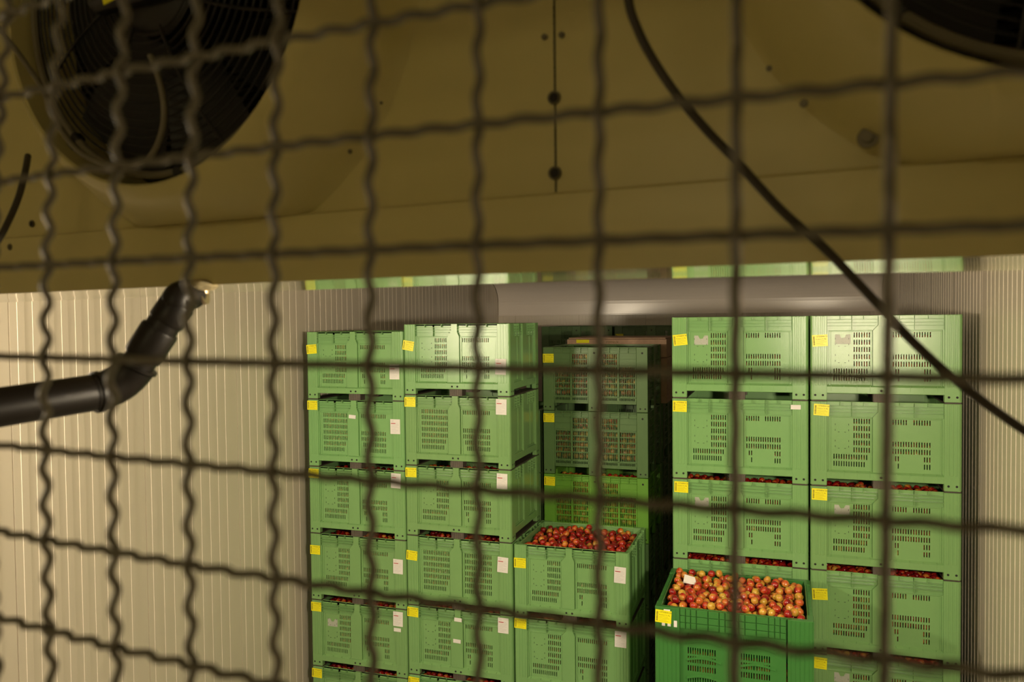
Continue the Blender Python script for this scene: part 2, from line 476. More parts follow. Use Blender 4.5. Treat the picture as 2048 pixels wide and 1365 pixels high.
# dark green bin with chequered rim and arched ridges
def dark_face(T):
    mb = MB()
    for s in (0, 1):
        a, b = ((.0, .195) if not s else (W - .20, W)); mb.cbox(a + .01, b - .01 if s else b, 0, .05, .012, T, .004)
        for k in range(5):
            x = a + .03 + k * .033; mb.cbox(x, x + .005, -.003, .003, .02, T - .01, .001)
    x0, x1 = .195, W - .20
    zt = T - .165
    mb.box(x0, x1, .022, .028, zt, T - .003)                                 # backing of the rim band
    xs = [x0 + d for d in (0, .045, .085, .13, .22, .305, .35)]; xs = sorted(xs + [x0 + x1 - x for x in xs])
    for za, zb_ in ((.003, .056), (.060, .110), (.114, .160)):
        for xa, xb in zip(xs[:-1], xs[1:]):
            if xb - xa < .01: continue
            mb.cbox(xa + .003, xb - .003, .006, .026, T - zb_, T - za, .002)
    holes = []
    for pa in (.255, .665):
        for g in (0, .115):
            for c in range(6):
                for r, (zz, h) in enumerate(((.10, .05), (.17, .04), (.285, .052), (.355, .052), (.43, .045), (.52, .045))):
                    if r < 1: continue
                    x = round(pa + g + c * .0185, 4); z = round(T - zz - .03, 4)
                    holes.append((x, round(x + .0085, 4), round(z - h, 4), z))
    grid_sheet(mb, x0, x1, T - .66, zt, holes, .03, .006)
    for pa in (.245, .655):                                                   # arched ridges
        for zz in (.262, .40, .545):
            pts = [(pa + .0 + .27 * k / 12, .022, T - zz - .02 + .024 * math.sin(PI * k / 12)) for k in range(13)]
            for (a, _, c), (a2, _, c2) in zip(pts[:-1], pts[1:]):
                mb.add([(a, .030, c + .012), (a2, .030, c2 + .012), (a2, .012, c2), (a, .012, c), (a, .03, c - .004), (a2, .03, c2 - .004)], [(0, 1, 2, 3), (3, 2, 5, 4)])
    mb.cbox(.575, .625, .008, .035, T - .66, zt, .004)
    mb.cbox(x0, x1, .004, .05, .08, T - .655, .004)
    mb.cbox(.50, .70, .02, .12, .0, .085, .004)
    return mb


TD = .7745
mb = MB(); f = dark_face(TD); place_face(mb, f, Matrix.Identity(4)); place_face(mb, f, RY)
g = MB()
for x in (.0, D - .15): g.cbox(x + .005, x + .145, 0, .05, .012, TD, .004)
g.box(.14, D - .14, .026, .032, .1, TD - .003)
for k in range(12): g.cbox(.16 + k * .062, .166 + k * .062, .006, .03, .12, TD - .003, .001)
for dz in (.004, .06, .115, .165): g.cbox(.14, D - .14, .004, .03, TD - dz - .005, TD - dz, .001)
g.cbox(.14, D - .14, .004, .05, .08, .13, .004)
place_face(mb, g, RR); place_face(mb, g, RL); inner_tub(mb, TD)
for s0, s1 in ((.03, .046),):
    mb.box(.15, W - .15, .046, .052, TD - .19, TD - .01); mb.box(.15, W - .15, D - .052, D - .046, .14, TD - .12)
ME['dark'] = mb.mesh('bin_body', ['bin_dark', 'hole'])


# open-slatted bin
def perf_face(T):
    mb = MB(); w = W
    for a, b in ((.0, .13), (w - .13, w)): mb.cbox(a + .004, b, 0, .05, .006, T, .004)
    mb.cbox(.53, .67, 0, .05, .006, T, .004)
    for x in (.03, .085, w - .03, w - .085, .57, .63): mb.lathe([(.0001, -.0012), (.009, -.0012), (.01, .001)], 10, 'y', (x, 0, .045), 1)
    for x in (.6, w - .06): mb.lathe([(.0001, -.0012), (.011, -.0012), (.012, .001)], 10, 'y', (x, 0, T - .065), 1)
    rows = [(.078, .055), (.143, .055), (.225, .05), (.285, .05), (.350, .05), (.410, .05), (.475, .075)]
    for a, b in ((.13, .53), (.67, w - .13)):
        mid = (a + b) / 2
        holes = []
        for r, (zt, h) in enumerate(rows):
            for side, (p, q) in enumerate(((a + .012, mid - .012), (mid + .012, b - .012))):
                outer = (side == 0) == (a < .3)
                if r < 2 and outer: continue
                n = 9; st = (q - p) / n
                for c in range(n):
                    x = round(p + c * st + .003, 4); holes.append((x, round(x + st * .58, 4), round(T - zt - h, 4), round(T - zt, 4)))
        for side, (p, q) in enumerate(((a + .012, mid - .012), (mid + .012, b - .012))):
            n = 12; st = (q - p) / n
            for c in range(n): x = round(p + c * st, 4); holes.append((x, round(x + st * .6, 4), round(T - .600, 4), round(T - .572, 4)))
        grid_sheet(mb, a, b, T - .61, T - .02, holes, .02, .006)
        for dz in (.005, .032, .066): mb.cbox(a, b, .004, .026, T - dz - .005, T - dz, .001)
        for x in (a + .09, mid, b - .10): mb.box(x, x + .012, .004, .026, T - .07, T - .003)
        mb.cbox(mid - .01, mid + .01, .008, .03, T - .56, T - .07, .002)
        for zz in (.132, .205, .338, .465, .562): mb.cbox(a, b, .012, .03, T - zz - .006, T - zz, .001)
    mb.cbox(.13, .53, .03, .05, T - .64, T - .61, .003); mb.cbox(.67, w - .13, .03, .05, T - .64, T - .61, .003)
    return mb


TP = .727


def perf_mesh(m):
    mb = MB(); f = perf_face(TP); place_face(mb, f, Matrix.Identity(4)); place_face(mb, f, RY)
    g = MB()
    for a, b in ((.004, .12), (D - .12, D - .004)): g.cbox(a, b, 0, .05, .006, TP, .004)
    g.cbox(.45, .58, 0, .04, .006, TP, .004)
    hs = []
    for r in range(6):
        for c in range(16):
            x = round(.135 + c * .049, 4)
            if .42 < x < .58: continue
            hs.append((x, round(x + .025, 4), round(TP - .16 - r * .075, 4), round(TP - .10 - r * .075, 4)))
    grid_sheet(g, .12, D - .12, TP - .61, TP - .02, hs, .02, .006)
    for k in range(8): g.cbox(.12, D - .12, .004, .026, TP - .012 - k * .08, TP - .005 - k * .08, .001)
    place_face(mb, g, RR); place_face(mb, g, RL); inner_tub(mb, TP)
    return mb.mesh('bin_body', [m, 'hole'])


ME['perf'] = perf_mesh('bin_perf'); ME['lime'] = perf_mesh('bin_lime')


# tags ---------------------------------------------------------------
def text_mesh(body, size, m):
    cu = bpy.data.curves.new('print', 'FONT'); cu.body = body; cu.size = size; cu.resolution_u = 2
    o = bpy.data.objects.new('print', cu); C.objects.link(o)
    dg = bpy.context.evaluated_depsgraph_get(); dg.update()
    me = bpy.data.meshes.new_from_object(o.evaluated_get(dg)); bpy.data.objects.remove(o)
    return me


def add_text(mb, body, size, x, z, y=-.0012, mi=0, sx=1.):
    me = text_mesh(body, size, None)
    mb.add([(v.co.x * sx + x, y, v.co.y + z) for v in me.vertices], [tuple(p.vertices) for p in me.polygons], mi)
    bpy.data.meshes.remove(me)


def tag_mesh(w, h, m):
    mb = MB(); mb.box(0, w, -.0008, .0004, -h, 0); return mb.mesh('label_tag', m)


TW, TH = .128, .102
ME['tag'] = tag_mesh(TW, TH, 'tag')
mb = MB(); rr = random.Random(3); z = -.012
while z > -TH + .012:
    hh = rr.choice((.0012, .002, .0035)); mb.box(.008, .022, -.0013, -.0009, z - hh, z); z -= hh + rr.choice((.0014, .0024))
add_text(mb, '13750844 30', .0185, .030, -.022); add_text(mb, 'Braeburn TL 30g', .0125, .030, -.042)
for k, wd in enumerate((.07, .085, .06, .075)): mb.box(.030, .030 + wd, -.0013, -.0009, -.0535 - k * .0115, -.0522 - k * .0115)
ME['tag_print'] = mb.mesh('print', 'ink')
PW, PH = .116, .160
ME['slip'] = tag_mesh(PW, PH, 'paper')
mb = MB(); mb.box(.008, .062, -.0018, -.0009, -.050, -.042, 0)
ME['slip_bar'] = mb.mesh('printed_bar', 'red_ink'); mb = MB()
add_text(mb, 'OBST', .013, .012, -.022)
for k, (a, b) in enumerate(((.01, .04), (.065, .09), (.065, .1), (.01, .1), (.01, .085), (.01, .1), (.01, .06), (.01, .095), (.01, .09), (.01, .07))): mb.box(a, b, -.0013, -.0009, -.030 - k * .0125, -.0285 - k * .0125)
ME['slip_print'] = mb.mesh('print', 'grey_ink')
mb = MB(); poly(mb, [(0, 0), (0, -.085), (.125, -.085), (.125, 0), (.09, 0), (.078, -.028), (.05, -.03), (.035, 0)], -.0006, .0003)
ME['worn'] = mb.mesh('worn_sticker', 'worn')
mb = MB(); mb.box(0, .085, -.0008, .0004, -.04, 0); ME['small_slip'] = mb.mesh('label_tag', 'paper')


def part(name, me, parent, loc=(0, 0, 0), ry=0):
    o = link(name, ME[me] if isinstance(me, str) else me, parent); o.location = loc; o.rotation_euler = (0, ry, 0); return o


def make_bin(kind, loc, label, group, T, yellow=None, white=None, worn=None, extra=(), zs=1):
    r = empty('apple_bin', loc); tag(r, label, 'bin', group)
    b = part('bin_body', kind, r); b.scale = (1, 1, zs)
    if kind in ('full', 'all', 'ell', 'ellc'):
        for nm, q, dx, dy in (('runner', 'pad', 0, 0), ('runner', 'pad', W - .143, 0), ('centre_block', 'block', 0, 0), ('centre_block', 'block', 0, .43), ('centre_block', 'block', 0, .86)):
            o = part(nm, q, r, (dx, dy, 0)); o.scale = (1, 1, zs)
    if yellow:
        x, z, a = yellow; y0 = -.0045 if kind != 'perf' and kind != 'lime' else -.0015
        t = part('label_tag', 'tag', r, (x, y0, T - z), math.radians(a)); t['label'] = 'yellow printed tag'; part('print', 'tag_print', t)
    if white:
        x, z, a = white; t = part('label_tag', 'slip', r, (x, -.0045, T - z), math.radians(a)); t['label'] = 'white printed paper slip'; part('print', 'slip_print', t); part('printed_bar', 'slip_bar', t)
    if worn:
        x, z = worn; part('worn_sticker', 'worn', r, (x, .0245, T - z))
    for x, z, a in extra:
        part('paper_scrap', 'small_slip', r, (x, -.0045, T - z), math.radians(a))['label'] = 'scrap of pale paper'
    return r


ORD = ['top', 'second', 'third', 'fourth', 'fifth', 'sixth', 'seventh and lowest']
stack_names = ['stack beside the left wall', 'second front stack from the left', 'low middle stack',
               'stack behind the dark green bin', 'stack beside the right wall']
G = .0155
X1, X2, X3, X4, X5 = -W - G, 0, W + G, 2.858, 2.858 + W + G
stacks = [  # x, y, top z, n, kinds
    (X1, .0272, -.0757, 7, ['ell', 'full', 'ell', 'ell', 'ell', 'ell', 'ell']),
    (X2, 0, 0, 7, ['ell', 'full', 'ell', 'all', 'ell', 'ell', 'ell']),
    (X3, 0, -3 * HP, 4, ['ell', 'ell', 'ell', 'ell']),
    (X4, -.1867, .0459, 7, ['ellc'] * 7),
    (X5, -.1867, .0471, 7, ['ellc'] * 7)]
yel = [[(.005, .145, -4), (.005, .012, 0), (.008, .02, 1), (.008, .13, 0), (.008, .02, 0), (.005, .02, 2)],
       [(.004, .165, 9), (.006, .020, 0), (.006, .020, 0), (.006, .155, 4), (.006, .015, 2), (.006, .02, 2)],
       [(.006, .135, 0), (.006, .005, 2), None, None],
       [(.010, .165, -6), (.010, .020, 1), (.020, .020, 1), None, None, None],
       [(.012, .170, -3), (.030, .020, 3), (.012, .018, 1), (.012, .16, -3), (.012, .02, 2), None]]
whi = [[(1.035, .355, 0), (1.035, .190, 0), (1.035, .02, 2), (1.045, .20, 1), (1.035, .02, 1), None],
       [(1.045, .36, 2), (1.045, .018, 1), (1.045, .03, 1), (1.045, .14, 3), (1.04, .02, 1), None],
       [(1.05, .135, 2), (1.05, .02, 1), None, None],
       [None] * 6, [None] * 6]
worn = {(0, 4): (.20, .20), (3, 0): (.205, .17), (3, 2): (.205, .165), (4, 0): (.205, .165), (4, 2): (.20, .16), (4, 4): (.20, .15)}
extra = {(3, 1): [(1.05, .035, 0)], (0, 4): [(1.04, .20, 1)], (0, 1): [(.53, .155, 4)], (1, 4): [(.55, .075, 2), (.535, .305, 2)]}
BINS = []
for si, (x, y, zt, n, kinds) in enumerate(stacks):
    for k in range(n):
        t0 = 3 if si == 2 else 0
        zs = 1
        z = H0 + zt - (k + 1) * HP
        if k == n - 1: zs = (z + HP) / HP; z = 0           # lowest bin fills down to the floor
        ty = yel[si][k] if k < len(yel[si]) else None; tw = whi[si][k] if k < len(whi[si]) else None
        pos = ORD[k] if n == 7 else ['open and topmost', 'second', 'third', 'lowest'][k]
        lab = 'light green apple bin, %s in the %s' % (pos, stack_names[si])
        make_bin(kinds[k], (x, y, z), lab, 'stacked green apple bins', HP * zs if k == n - 1 else HP, ty, tw, worn.get((si, k)), extra.get((si, k), ()), zs)
        BINS.append((x, y, z, HP * zs, si, k))
# dark green stack in front of the fourth stack
XD, YD = 2.863, -1.3435
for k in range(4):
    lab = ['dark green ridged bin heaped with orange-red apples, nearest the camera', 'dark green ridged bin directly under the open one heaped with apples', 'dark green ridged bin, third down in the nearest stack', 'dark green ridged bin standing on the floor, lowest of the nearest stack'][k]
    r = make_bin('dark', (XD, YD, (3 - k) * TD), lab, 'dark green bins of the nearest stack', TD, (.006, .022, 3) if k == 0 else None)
    if k == 0:
        for x, z in ((.055, .115), (.10, .115), (.15, .10)): 
            o = part('paper_scrap', 'small_slip', r, (x, -.0042, TD - z)); o.scale = (.3, 1, .9 if x < .14 else 1.3); o['label'] = 'torn strip of old paper label'
        o = part('paper_scrap', 'small_slip', r, (.07, -.0040, TD - .016)); o.scale = (.6, 1, .6); o['label'] = 'torn strip of old paper label'
# second row: weathered slatted bins seen through the gap
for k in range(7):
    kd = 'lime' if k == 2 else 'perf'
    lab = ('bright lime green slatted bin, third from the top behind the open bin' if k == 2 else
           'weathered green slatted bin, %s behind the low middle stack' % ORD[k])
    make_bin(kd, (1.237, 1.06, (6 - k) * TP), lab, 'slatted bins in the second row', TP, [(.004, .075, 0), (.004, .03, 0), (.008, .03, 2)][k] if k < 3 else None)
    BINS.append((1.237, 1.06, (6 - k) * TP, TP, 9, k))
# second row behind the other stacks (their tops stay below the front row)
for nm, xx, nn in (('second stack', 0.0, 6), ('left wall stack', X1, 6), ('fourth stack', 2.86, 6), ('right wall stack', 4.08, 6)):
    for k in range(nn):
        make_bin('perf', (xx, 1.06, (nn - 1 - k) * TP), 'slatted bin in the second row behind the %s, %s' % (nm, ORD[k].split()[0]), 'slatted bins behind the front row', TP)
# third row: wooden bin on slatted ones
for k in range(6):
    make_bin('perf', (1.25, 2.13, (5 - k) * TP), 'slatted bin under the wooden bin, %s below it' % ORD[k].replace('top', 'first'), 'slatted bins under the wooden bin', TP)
wz = 6 * TP
r = empty('wooden_bin', (1.25, 2.13, wz)); tag(r, 'brown wooden bulk bin with stamped rim board behind the slatted bins', 'bin')
mb = MB(); hW = H0 - .215 - wz
for k in range(3):
    z0 = .10 + k * (hW - .1) / 3
    mb.cbox(0, 1.25, 0, .02, z0, z0 + (hW - .1) / 3 - .008, .002); mb.cbox(0, 1.25, 1.01, 1.03, z0, z0 + (hW - .1) / 3 - .008, .002)
    mb.cbox(0, .02, .02, 1.01, z0, z0 + (hW - .1) / 3 - .008, .002); mb.cbox(1.23, 1.25, .02, 1.01, z0, z0 + (hW - .1) / 3 - .008, .002)
mb.cbox(.02, 1.23, .02, 1.01, .1, .12, .002)
for x in (0, .575, 1.15): mb.cbox(x, x + .1, 0, 1.03, 0, .1, .002)
mb.build('crate_boards', 'wood', r)
mb = MB(); mb.cbox(.02, 1.24, .0, 1.0, hW - .004, hW + .012, .002); mb.build('lid_board', 'wood', r)
mb = MB(); add_text(mb, 'PERNUX', .042, .50, hW - .058, y=-.002); mb.build('print', 'ink', r)
t = part('label_tag', 'tag', r, (.12, -.003, hW - .012)); t['label'] = 'yellow printed tag'; t.scale = (1.3, 1, .4)
# far row near the back wall
for xi, xx in enumerate((.02, 1.255)):
    for k in range(7):
        make_bin('perf', (xx, 5.15, H0 - .095 - (k + 1) * .7536 if k < 6 else 0), 'dark slatted bin by the back wall, %s of the %s stack' % (ORD[k].split()[0], ('left', 'right')[xi]), 'far row bins', TP, (.02, .10, 0) if (xi == 1 and k == 0) else None, zs=.7536 / TP)


# ------------------------------------------------------------------ apples
def apple_geo(n, m):
    vs = [(0, 0, .78)]; fs = []
    for i in range(1, m):
        a = PI * i / m; r = math.sin(a) * (1 + .05 * math.cos(a)); z = math.cos(a) * .93
        dimp = math.exp(-(a / .42) ** 2) * .22; dimb = math.exp(-((PI - a) / .36) ** 2) * .12
        for k in range(n): vs.append((r * math.cos(2 * PI * k / n), r * math.sin(2 * PI * k / n), z - dimp + dimb))
    vs.append((0, 0, -.80))
    for k in range(n): fs.append((0, 1 + k, 1 + (k + 1) % n))
    for i in range(m - 2):
        for k in range(n): a = 1 + i * n; fs.append((a + k, a + n + k, a + n + (k + 1) % n, a + (k + 1) % n))
    a = 1 + (m - 2) * n
    for k in range(n): fs.append((a + k, len(vs) - 1, a + (k + 1) % n))
    return np.array(vs), fs


AV, AF = apple_geo(16, 11)
am = {}
for key, mt in (('a', 'apple'), ('b', 'apple2')):
    me = bpy.data.meshes.new('apple'); me.from_pydata((AV * .036).tolist(), [], AF); me.materials.append(M[mt])
    me.polygons.foreach_set('use_smooth', [True] * len(me.polygons)); am[key] = me
mb = MB(); mb.tube([(0, 0, .026), (.002, 0, .034), (.005, 0, .041)], .0013, 5); stem_me = mb.mesh('stem', 'stem')


def heap(x0, x1, y0, y1, zb, r, layers, seed, hf=lambda x, y: 0):
    """apples dropped one by one, each resting on those under it"""
    rg = np.random.RandomState(seed); P = np.zeros((0, 3)); d = 2 * r * 1.005
    n = int((x1 - x0) * (y1 - y0) / (d * d * .87) * layers)
    for _ in range(n):
        c = np.stack([rg.uniform(x0 + r, x1 - r, 46), rg.uniform(y0 + r, y1 - r, 46)], 1)
        base = np.array([zb + hf(a, b) + r for a, b in c])
        if len(P):
            q = ((c[:, None, :] - P[None, :, :2]) ** 2).sum(2)
            h = np.where(q < d * d, P[None, :, 2] + np.sqrt(np.maximum(d * d - q, 0)), -9).max(1)
            base = np.maximum(base, h)
        i = base.argmin(); P = np.vstack([P, [c[i][0], c[i][1], base[i]]])
    return P


piles = []
P1 = heap(X3 + .052, X3 + W - .052, .052, D - .052, H0 - 3 * HP - .30, .038, 2.4, 4, lambda x, y: .035 * math.sin(3.1 * (x - X3)) + .02 * math.sin(9 * x + 5 * y))
P2 = heap(XD + .054, XD + W - .054, YD + .054, YD + D - .054, 4 * TD - .245, .0338, 2.45, 5, lambda x, y: .015 * math.sin(3 * (x - XD)) + .014 * math.sin(8 * x + 3 * y) + .05 * (YD + 1 - y))
ind = []
for P, key, r in ((P1, 'a', .038), (P2, 'b', .0338)):
    # an apple is on show when nothing lies over it
    vis = []
    for i, p in enumerate(P):
        dx = P[:, 0] - p[0]; dy = P[:, 1] - p[1]; dz = P[:, 2] - p[2]
        over = ((dx * dx + dy * dy) < (1.15 * r) ** 2) & (dz > .6 * r)
        vis.append(not over.any())
    for p, v in zip(P, vis): ind.append((float(np.linalg.norm(p - np.array(CAM))), tuple(p), key, r, v))
show = sorted([a for a in ind if a[4]])[:0] + sorted([a for a in ind if a[4] and a[2] == 'b'])[:170] + sorted([a for a in ind if a[4] and a[2] == 'a'])[:130]
rest = [a for a in ind if a not in show]
rg = random.Random(11)
labs = {'a': ('red apple heaped in the open green bin of the low middle stack', 'apples heaped in the open middle bin'),
        'b': ('orange-red apple heaped in the open dark green bin nearest the camera', 'apples heaped in the nearest dark bin')}
for dist, p, key, r, v in show:
    o = link('apple', am[key]); o.location = p; s = r / .036 * rg.uniform(.95, 1.0); o.scale = (s, s, s)
    o.rotation_euler = (rg.uniform(-1.3, 1.3), rg.uniform(-1.3, 1.3), rg.uniform(0, 6.28)); tag(o, labs[key][0], 'apple', labs[key][1])
    q = link('stem', stem_me, o)


def apples_stuff(name, pts, r, matname, label, geo):
    AV2, AF2 = geo; nv = len(AV2); N = len(pts); rs = np.random.RandomState(9)
    V = np.zeros((N, nv, 3))
    for i, p in enumerate(pts):
        a, b, c = rs.uniform(-1.2, 1.2), rs.uniform(-1.2, 1.2), rs.uniform(0, 6.28)
        R = np.array(Matrix.Rotation(c, 3, 'Z') @ Matrix.Rotation(b, 3, 'Y') @ Matrix.Rotation(a, 3, 'X'))
        V[i] = AV2 @ R.T * (p[3] if len(p) > 3 else r) + np.array(p[:3])
    F = []
    for i in range(N): o = i * nv; F += [tuple(k + o for k in f) for f in AF2]
    me = bpy.data.meshes.new(name); me.from_pydata(V.reshape(-1, 3).tolist(), [], F); me.materials.append(M[matname])
    me.polygons.foreach_set('use_smooth', [True] * len(me.polygons))
    o = link(name, me); tag(o, label, 'apples', None, 'stuff'); return o


apples_stuff('apples', [(*a[1], a[3] * .98) for a in rest if a[2] == 'b'], 0, 'apple2', 'lower and rear apples of the heap in the nearest dark green bin', apple_geo(12, 8))
apples_stuff('apples', [(*a[1], a[3] * .98) for a in rest if a[2] == 'a'], 0, 'apple', 'lower and rear apples of the heap in the open middle bin', apple_geo(12, 8))
rs = np.random.RandomState(2)
small = apple_geo(9, 6)
names9 = ['left wall stack', 'second stack', 'low middle stack', 'stack behind the dark bin', 'right wall stack']
for (x, y, z, T, si, k) in BINS + [(XD, YD, 3 * TD, TD, 7, 0)]:
    if k > 5: continue
    only_front = (si == 2 and k == 0) or si == 7
    if si in (0, 1) and k == 0: fill = .12
    elif si in (3, 4) and k == 1: fill = .055
    elif si in (0, 1) and k == 1: fill = .125
    elif si in (3, 4): fill = .040
    else: fill = .062
    if only_front: fill = .30
    d = .068; nx = int((W - .12) / d); ny = int((D - .12) / d); pts = []
    if not only_front:
        for i in range(nx):
            for j in range(min(ny, 8)):
                pts.append((x + .06 + d / 2 + i * d + (d / 2 if j % 2 else 0) * .6 + rs.uniform(-.008, .008), y + .054 + d / 2 + j * d * .93 + rs.uniform(-.006, .006), z + T - fill - .034 - abs(rs.normal(0, .012))))
    zz = z + T - fill - .09; row = 0
    while zz > z + T - .56:
        for i in range(nx): pts.append((x + .06 + d / 2 + i * d + (row % 2) * .02 + rs.uniform(-.008, .008), y + .084 + rs.uniform(-.001, .008), zz + rs.uniform(-.006, .006)))
        zz -= d * .9; row += 1
    where = ('%s bin of the slatted stack' % ORD[k] if si == 9 else 'nearest dark green bin, low down' if si == 7 else '%s bin of the %s' % (ORD[k], names9[si]))
    apples_stuff('apples', pts, .0335, 'apple2' if si in (7, 9) else 'apple', 'apples inside the ' + where, small)
mb = MB(); poly(mb, [(0, 0), (.115, -.02), (.105, .05), (.02, .075)], 0, .001)
zc = max(p[2] for p in P2 if abs(p[0] - (XD + .22)) < .06 and abs(p[1] - (YD + .62)) < .08) + .036
o = mb.build('paper_card', 'paper'); o.location = (XD + .155, YD + .60, zc - .012); o.rotation_euler = (math.radians(-38), 0, .25); tag(o, 'white paper card lying on the apples in the nearest bin', 'card')

# ------------------------------------------------------------------ cooling unit (evaporator) overhead
ang = math.atan(.119); EV = empty('cooling_unit', (CAM.x, CAM.y + .854, CAM.z), -ang)
tag(EV, 'cream overhead cooling unit with two round caged fans and a drip tray', 'cooling unit')
x0, x1 = -3.25, 1.50; top = ZC - .004 - CAM.z
FZ, FR = .439, .263; fans = (-1.79, -.761, .268)
# tray: front lip, underside, rear lip; the sheet is very slightly wavy along its length
xs = [x0 + (x1 - x0) * k / 60 for k in range(61)]
def zn(x): return float(np.interp(x, [-3, -1.24, -1.0, -.79, -.61, -.4, .2, 2], [.0475, .0489, .0502, .0511, .0524, .0521, .0512, .051]))
def zf(x): return float(np.interp(x, [-3, -1.6, -1.16, -1.03, -.81, -.3, .05, .24, 2], [.0440, .0447, .0480, .0515, .0515, .0529, .0512, .0491, .0485]))
mb = MB()
for a, b in zip(xs[:-1], xs[1:]):
    zl = .1385
    mb.quad((a, 0, zn(a)), (b, 0, zn(b)), (b, 0, zl), (a, 0, zl), 0)
    mb.quad((a, 0, zl), (b, 0, zl), (b, .004, zl + .003), (a, .004, zl + .003), 0)
    mb.quad((a, .004, zl + .003), (b, .004, zl + .003), (b, .032, zl + .001), (a, .032, zl + .001), 0)
    mb.quad((a, .25, zf(a)), (b, .25, zf(b)), (b, .25, .1385), (a, .25, .1385), 0)
for e in (x0, x1): mb.quad((e, 0, .05), (e, .25, .05), (e, .25, .14), (e, 0, .14), 0)
mb.build('tray_lip', 'evap', EV)
mb = MB(); NY = 10
V = []; F_ = []
for i, a in enumerate(xs):
    for j in range(NY + 1):
        t = j / NY; V.append((a, .25 * t, zn(a) * (1 - t) + zf(a) * t + .0004 * math.sin(5 * t + a)))
for i in range(len(xs) - 1):
    for j in range(NY): k = i * (NY + 1) + j; F_.append((k, k + 1, k + NY + 2, k + NY + 1))
mb.add(V, F_); tr = mb.build('drip_tray', 'tray', EV, True)
# fan panel
PY = .006
mb = MB(); zb = .1395
edges = [x0, (fans[0] + fans[1]) / 2, -.2465, x1]
for cx, ea, eb in zip(fans, edges[:-1], edges[1:]):
    n = 96; prof = [(FR, -.02), (FR, -.118), (FR + .003, -.121), (FR + .016, -.112), (FR + .020, -.106), (.315, -.05), (.328, -.02), (.334, -.004), (.340, .002)]
    ring = []
    for r, dy in prof: ring.append([(cx + r * math.cos(2 * PI * k / n), PY + dy, FZ + r * math.sin(2 * PI * k / n)) for k in range(n)])
    def clampz(p): return (min(max(p[0], ea + .0012), eb - .0012), p[1], min(max(p[2], zb), top))
    outer = []
    for k in range(n):
        a = 2 * PI * k / n; c, s = math.cos(a), math.sin(a)
        tx = ((eb if c > 0 else ea) - cx) / c if abs(c) > 1e-6 else 9; tz = ((top if s > 0 else zb) - FZ) / s if abs(s) > 1e-6 else 9
        t = min(abs(tx), abs(tz)); outer.append((cx + t * c, PY + .002, FZ + t * s))
    ring.append(outer)
    o = len(mb.v)
    for rg_ in ring: mb.v += [clampz(p) for p in rg_]
    for i in range(len(ring) - 1):
        for k in range(n):
            mb.f.append((o + i * n + k, o + i * n + (k + 1) % n, o + (i + 1) * n + (k + 1) % n, o + (i + 1) * n + k)); mb.m.append(0)
    for zz in (zb, top):
        for s_ in (ea, eb):
            pass
    # square corners
    for sx in (ea, eb):
        for sz in (zb, top):
            cand = sorted(range(n), key=lambda k: (outer[k][0] - sx) ** 2 + (outer[k][2] - sz) ** 2)[:2]
            mb.add([clampz(outer[cand[0]]), clampz(outer[cand[1]]), clampz((sx, PY + .002, sz))], [(0, 1, 2)])
mb.box(-.2468, -.2462, PY + .003, PY + .006, zb, top, 1)
mb.build('fan_panel', ['evap', 'black'], EV, True)
# housing behind the panel
mb = MB(); mb.quad((x0, PY + .004, top), (x1, PY + .004, top), (x1, .25, top), (x0, .25, top)); mb.quad((x0, .25, .139), (x1, .25, .139), (x1, .25, top), (x0, .25, top))
mb.quad((x0, .004, .139), (x0, .25, .139), (x0, .25, top), (x0, .034, top)); mb.quad((x1, .004, .139), (x1, .25, .139), (x1, .25, top), (x1, .034, top))
mb.build('housing', 'evap', EV)
mb = MB(); mb.box(x0 + .01, x1 - .01, .215, .225, .16, top - .02)
for k in range(int((top - .2) / .012)): mb.box(x0 + .01, x1 - .01, .205, .216, .17 + k * .012, .1735 + k * .012)
mb.build('coil', 'fins', EV)
for cx in fans[1:]:
    fn = empty('fan'); fn.parent = EV; fn.location = (cx, PY, FZ)
    mb = MB(); n = 72                                                        # guard: concentric wires on a shallow dome
    def gy(r): return -.086 - .022 * (1 - (r / .25) ** 2) ** .5 if r < .25 else -.086
    for i in range(17):
        r = .070 + i * .0108
        mb.tube([(r * math.cos(2 * PI * k / n), gy(r), r * math.sin(2 * PI * k / n)) for k in range(n)], .0016, 5, closed=True)
    for k in range(8):
        a = 2 * PI * k / 8 + .31
        mb.tube([(r * math.cos(a + (r - .07) * .9), gy(r) - .002, r * math.sin(a + (r - .07) * .9)) for r in [.065 + .0185 * q for q in range(11)]], .0024, 6)
    mb.build('guard_wires', 'guard', fn, True)
    mb = MB(); mb.tube([(.247 * math.cos(2 * PI * k / n), -.092, .247 * math.sin(2 * PI * k / n)) for k in range(n)], .0055, 8, closed=True)
    mb.build('guard_ring', 'grey_cable', fn, True)
    for a in (-2.3, -1.45, -.1, 1, 2.1):
        mb = MB(); mb.cbox(.240, .262, -.098, -.084, -.008, .008, .002); o = mb.build('guard_clip', 'guard', fn, True); o.rotation_euler = (0, -a, 0)
    mb = MB(); mb.lathe([(.0001, -.105), (.058, -.105), (.070, -.096), (.072, .03), (.0001, .03)], 32, 'y')
    mb.cbox(-.09, .17, -.135, -.100, -.035, .16, .01)
    mb.build('motor', 'black', fn, True)
    mb = MB()                                                                # curved blades
    for b in range(7):
        a0 = 2 * PI * b / 7 + .2; R0, R1 = .072, .252; V = []; F_ = []
        for i in range(9):
            r = R0 + (R1 - R0) * i / 8
            for j in range(5):
                t = j / 4; a = a0 + (t - .5) * .62 + (r - R0) * 1.4
                V.append((r * math.cos(a), .0 - .05 + .06 * t - .02 * t * t, r * math.sin(a)))
        for i in range(8):
            for j in range(4): k = i * 5 + j; F_.append((k, k + 1, k + 6, k + 5))
        mb.add(V, F_)
    mb.build('blades', 'black', fn, True)
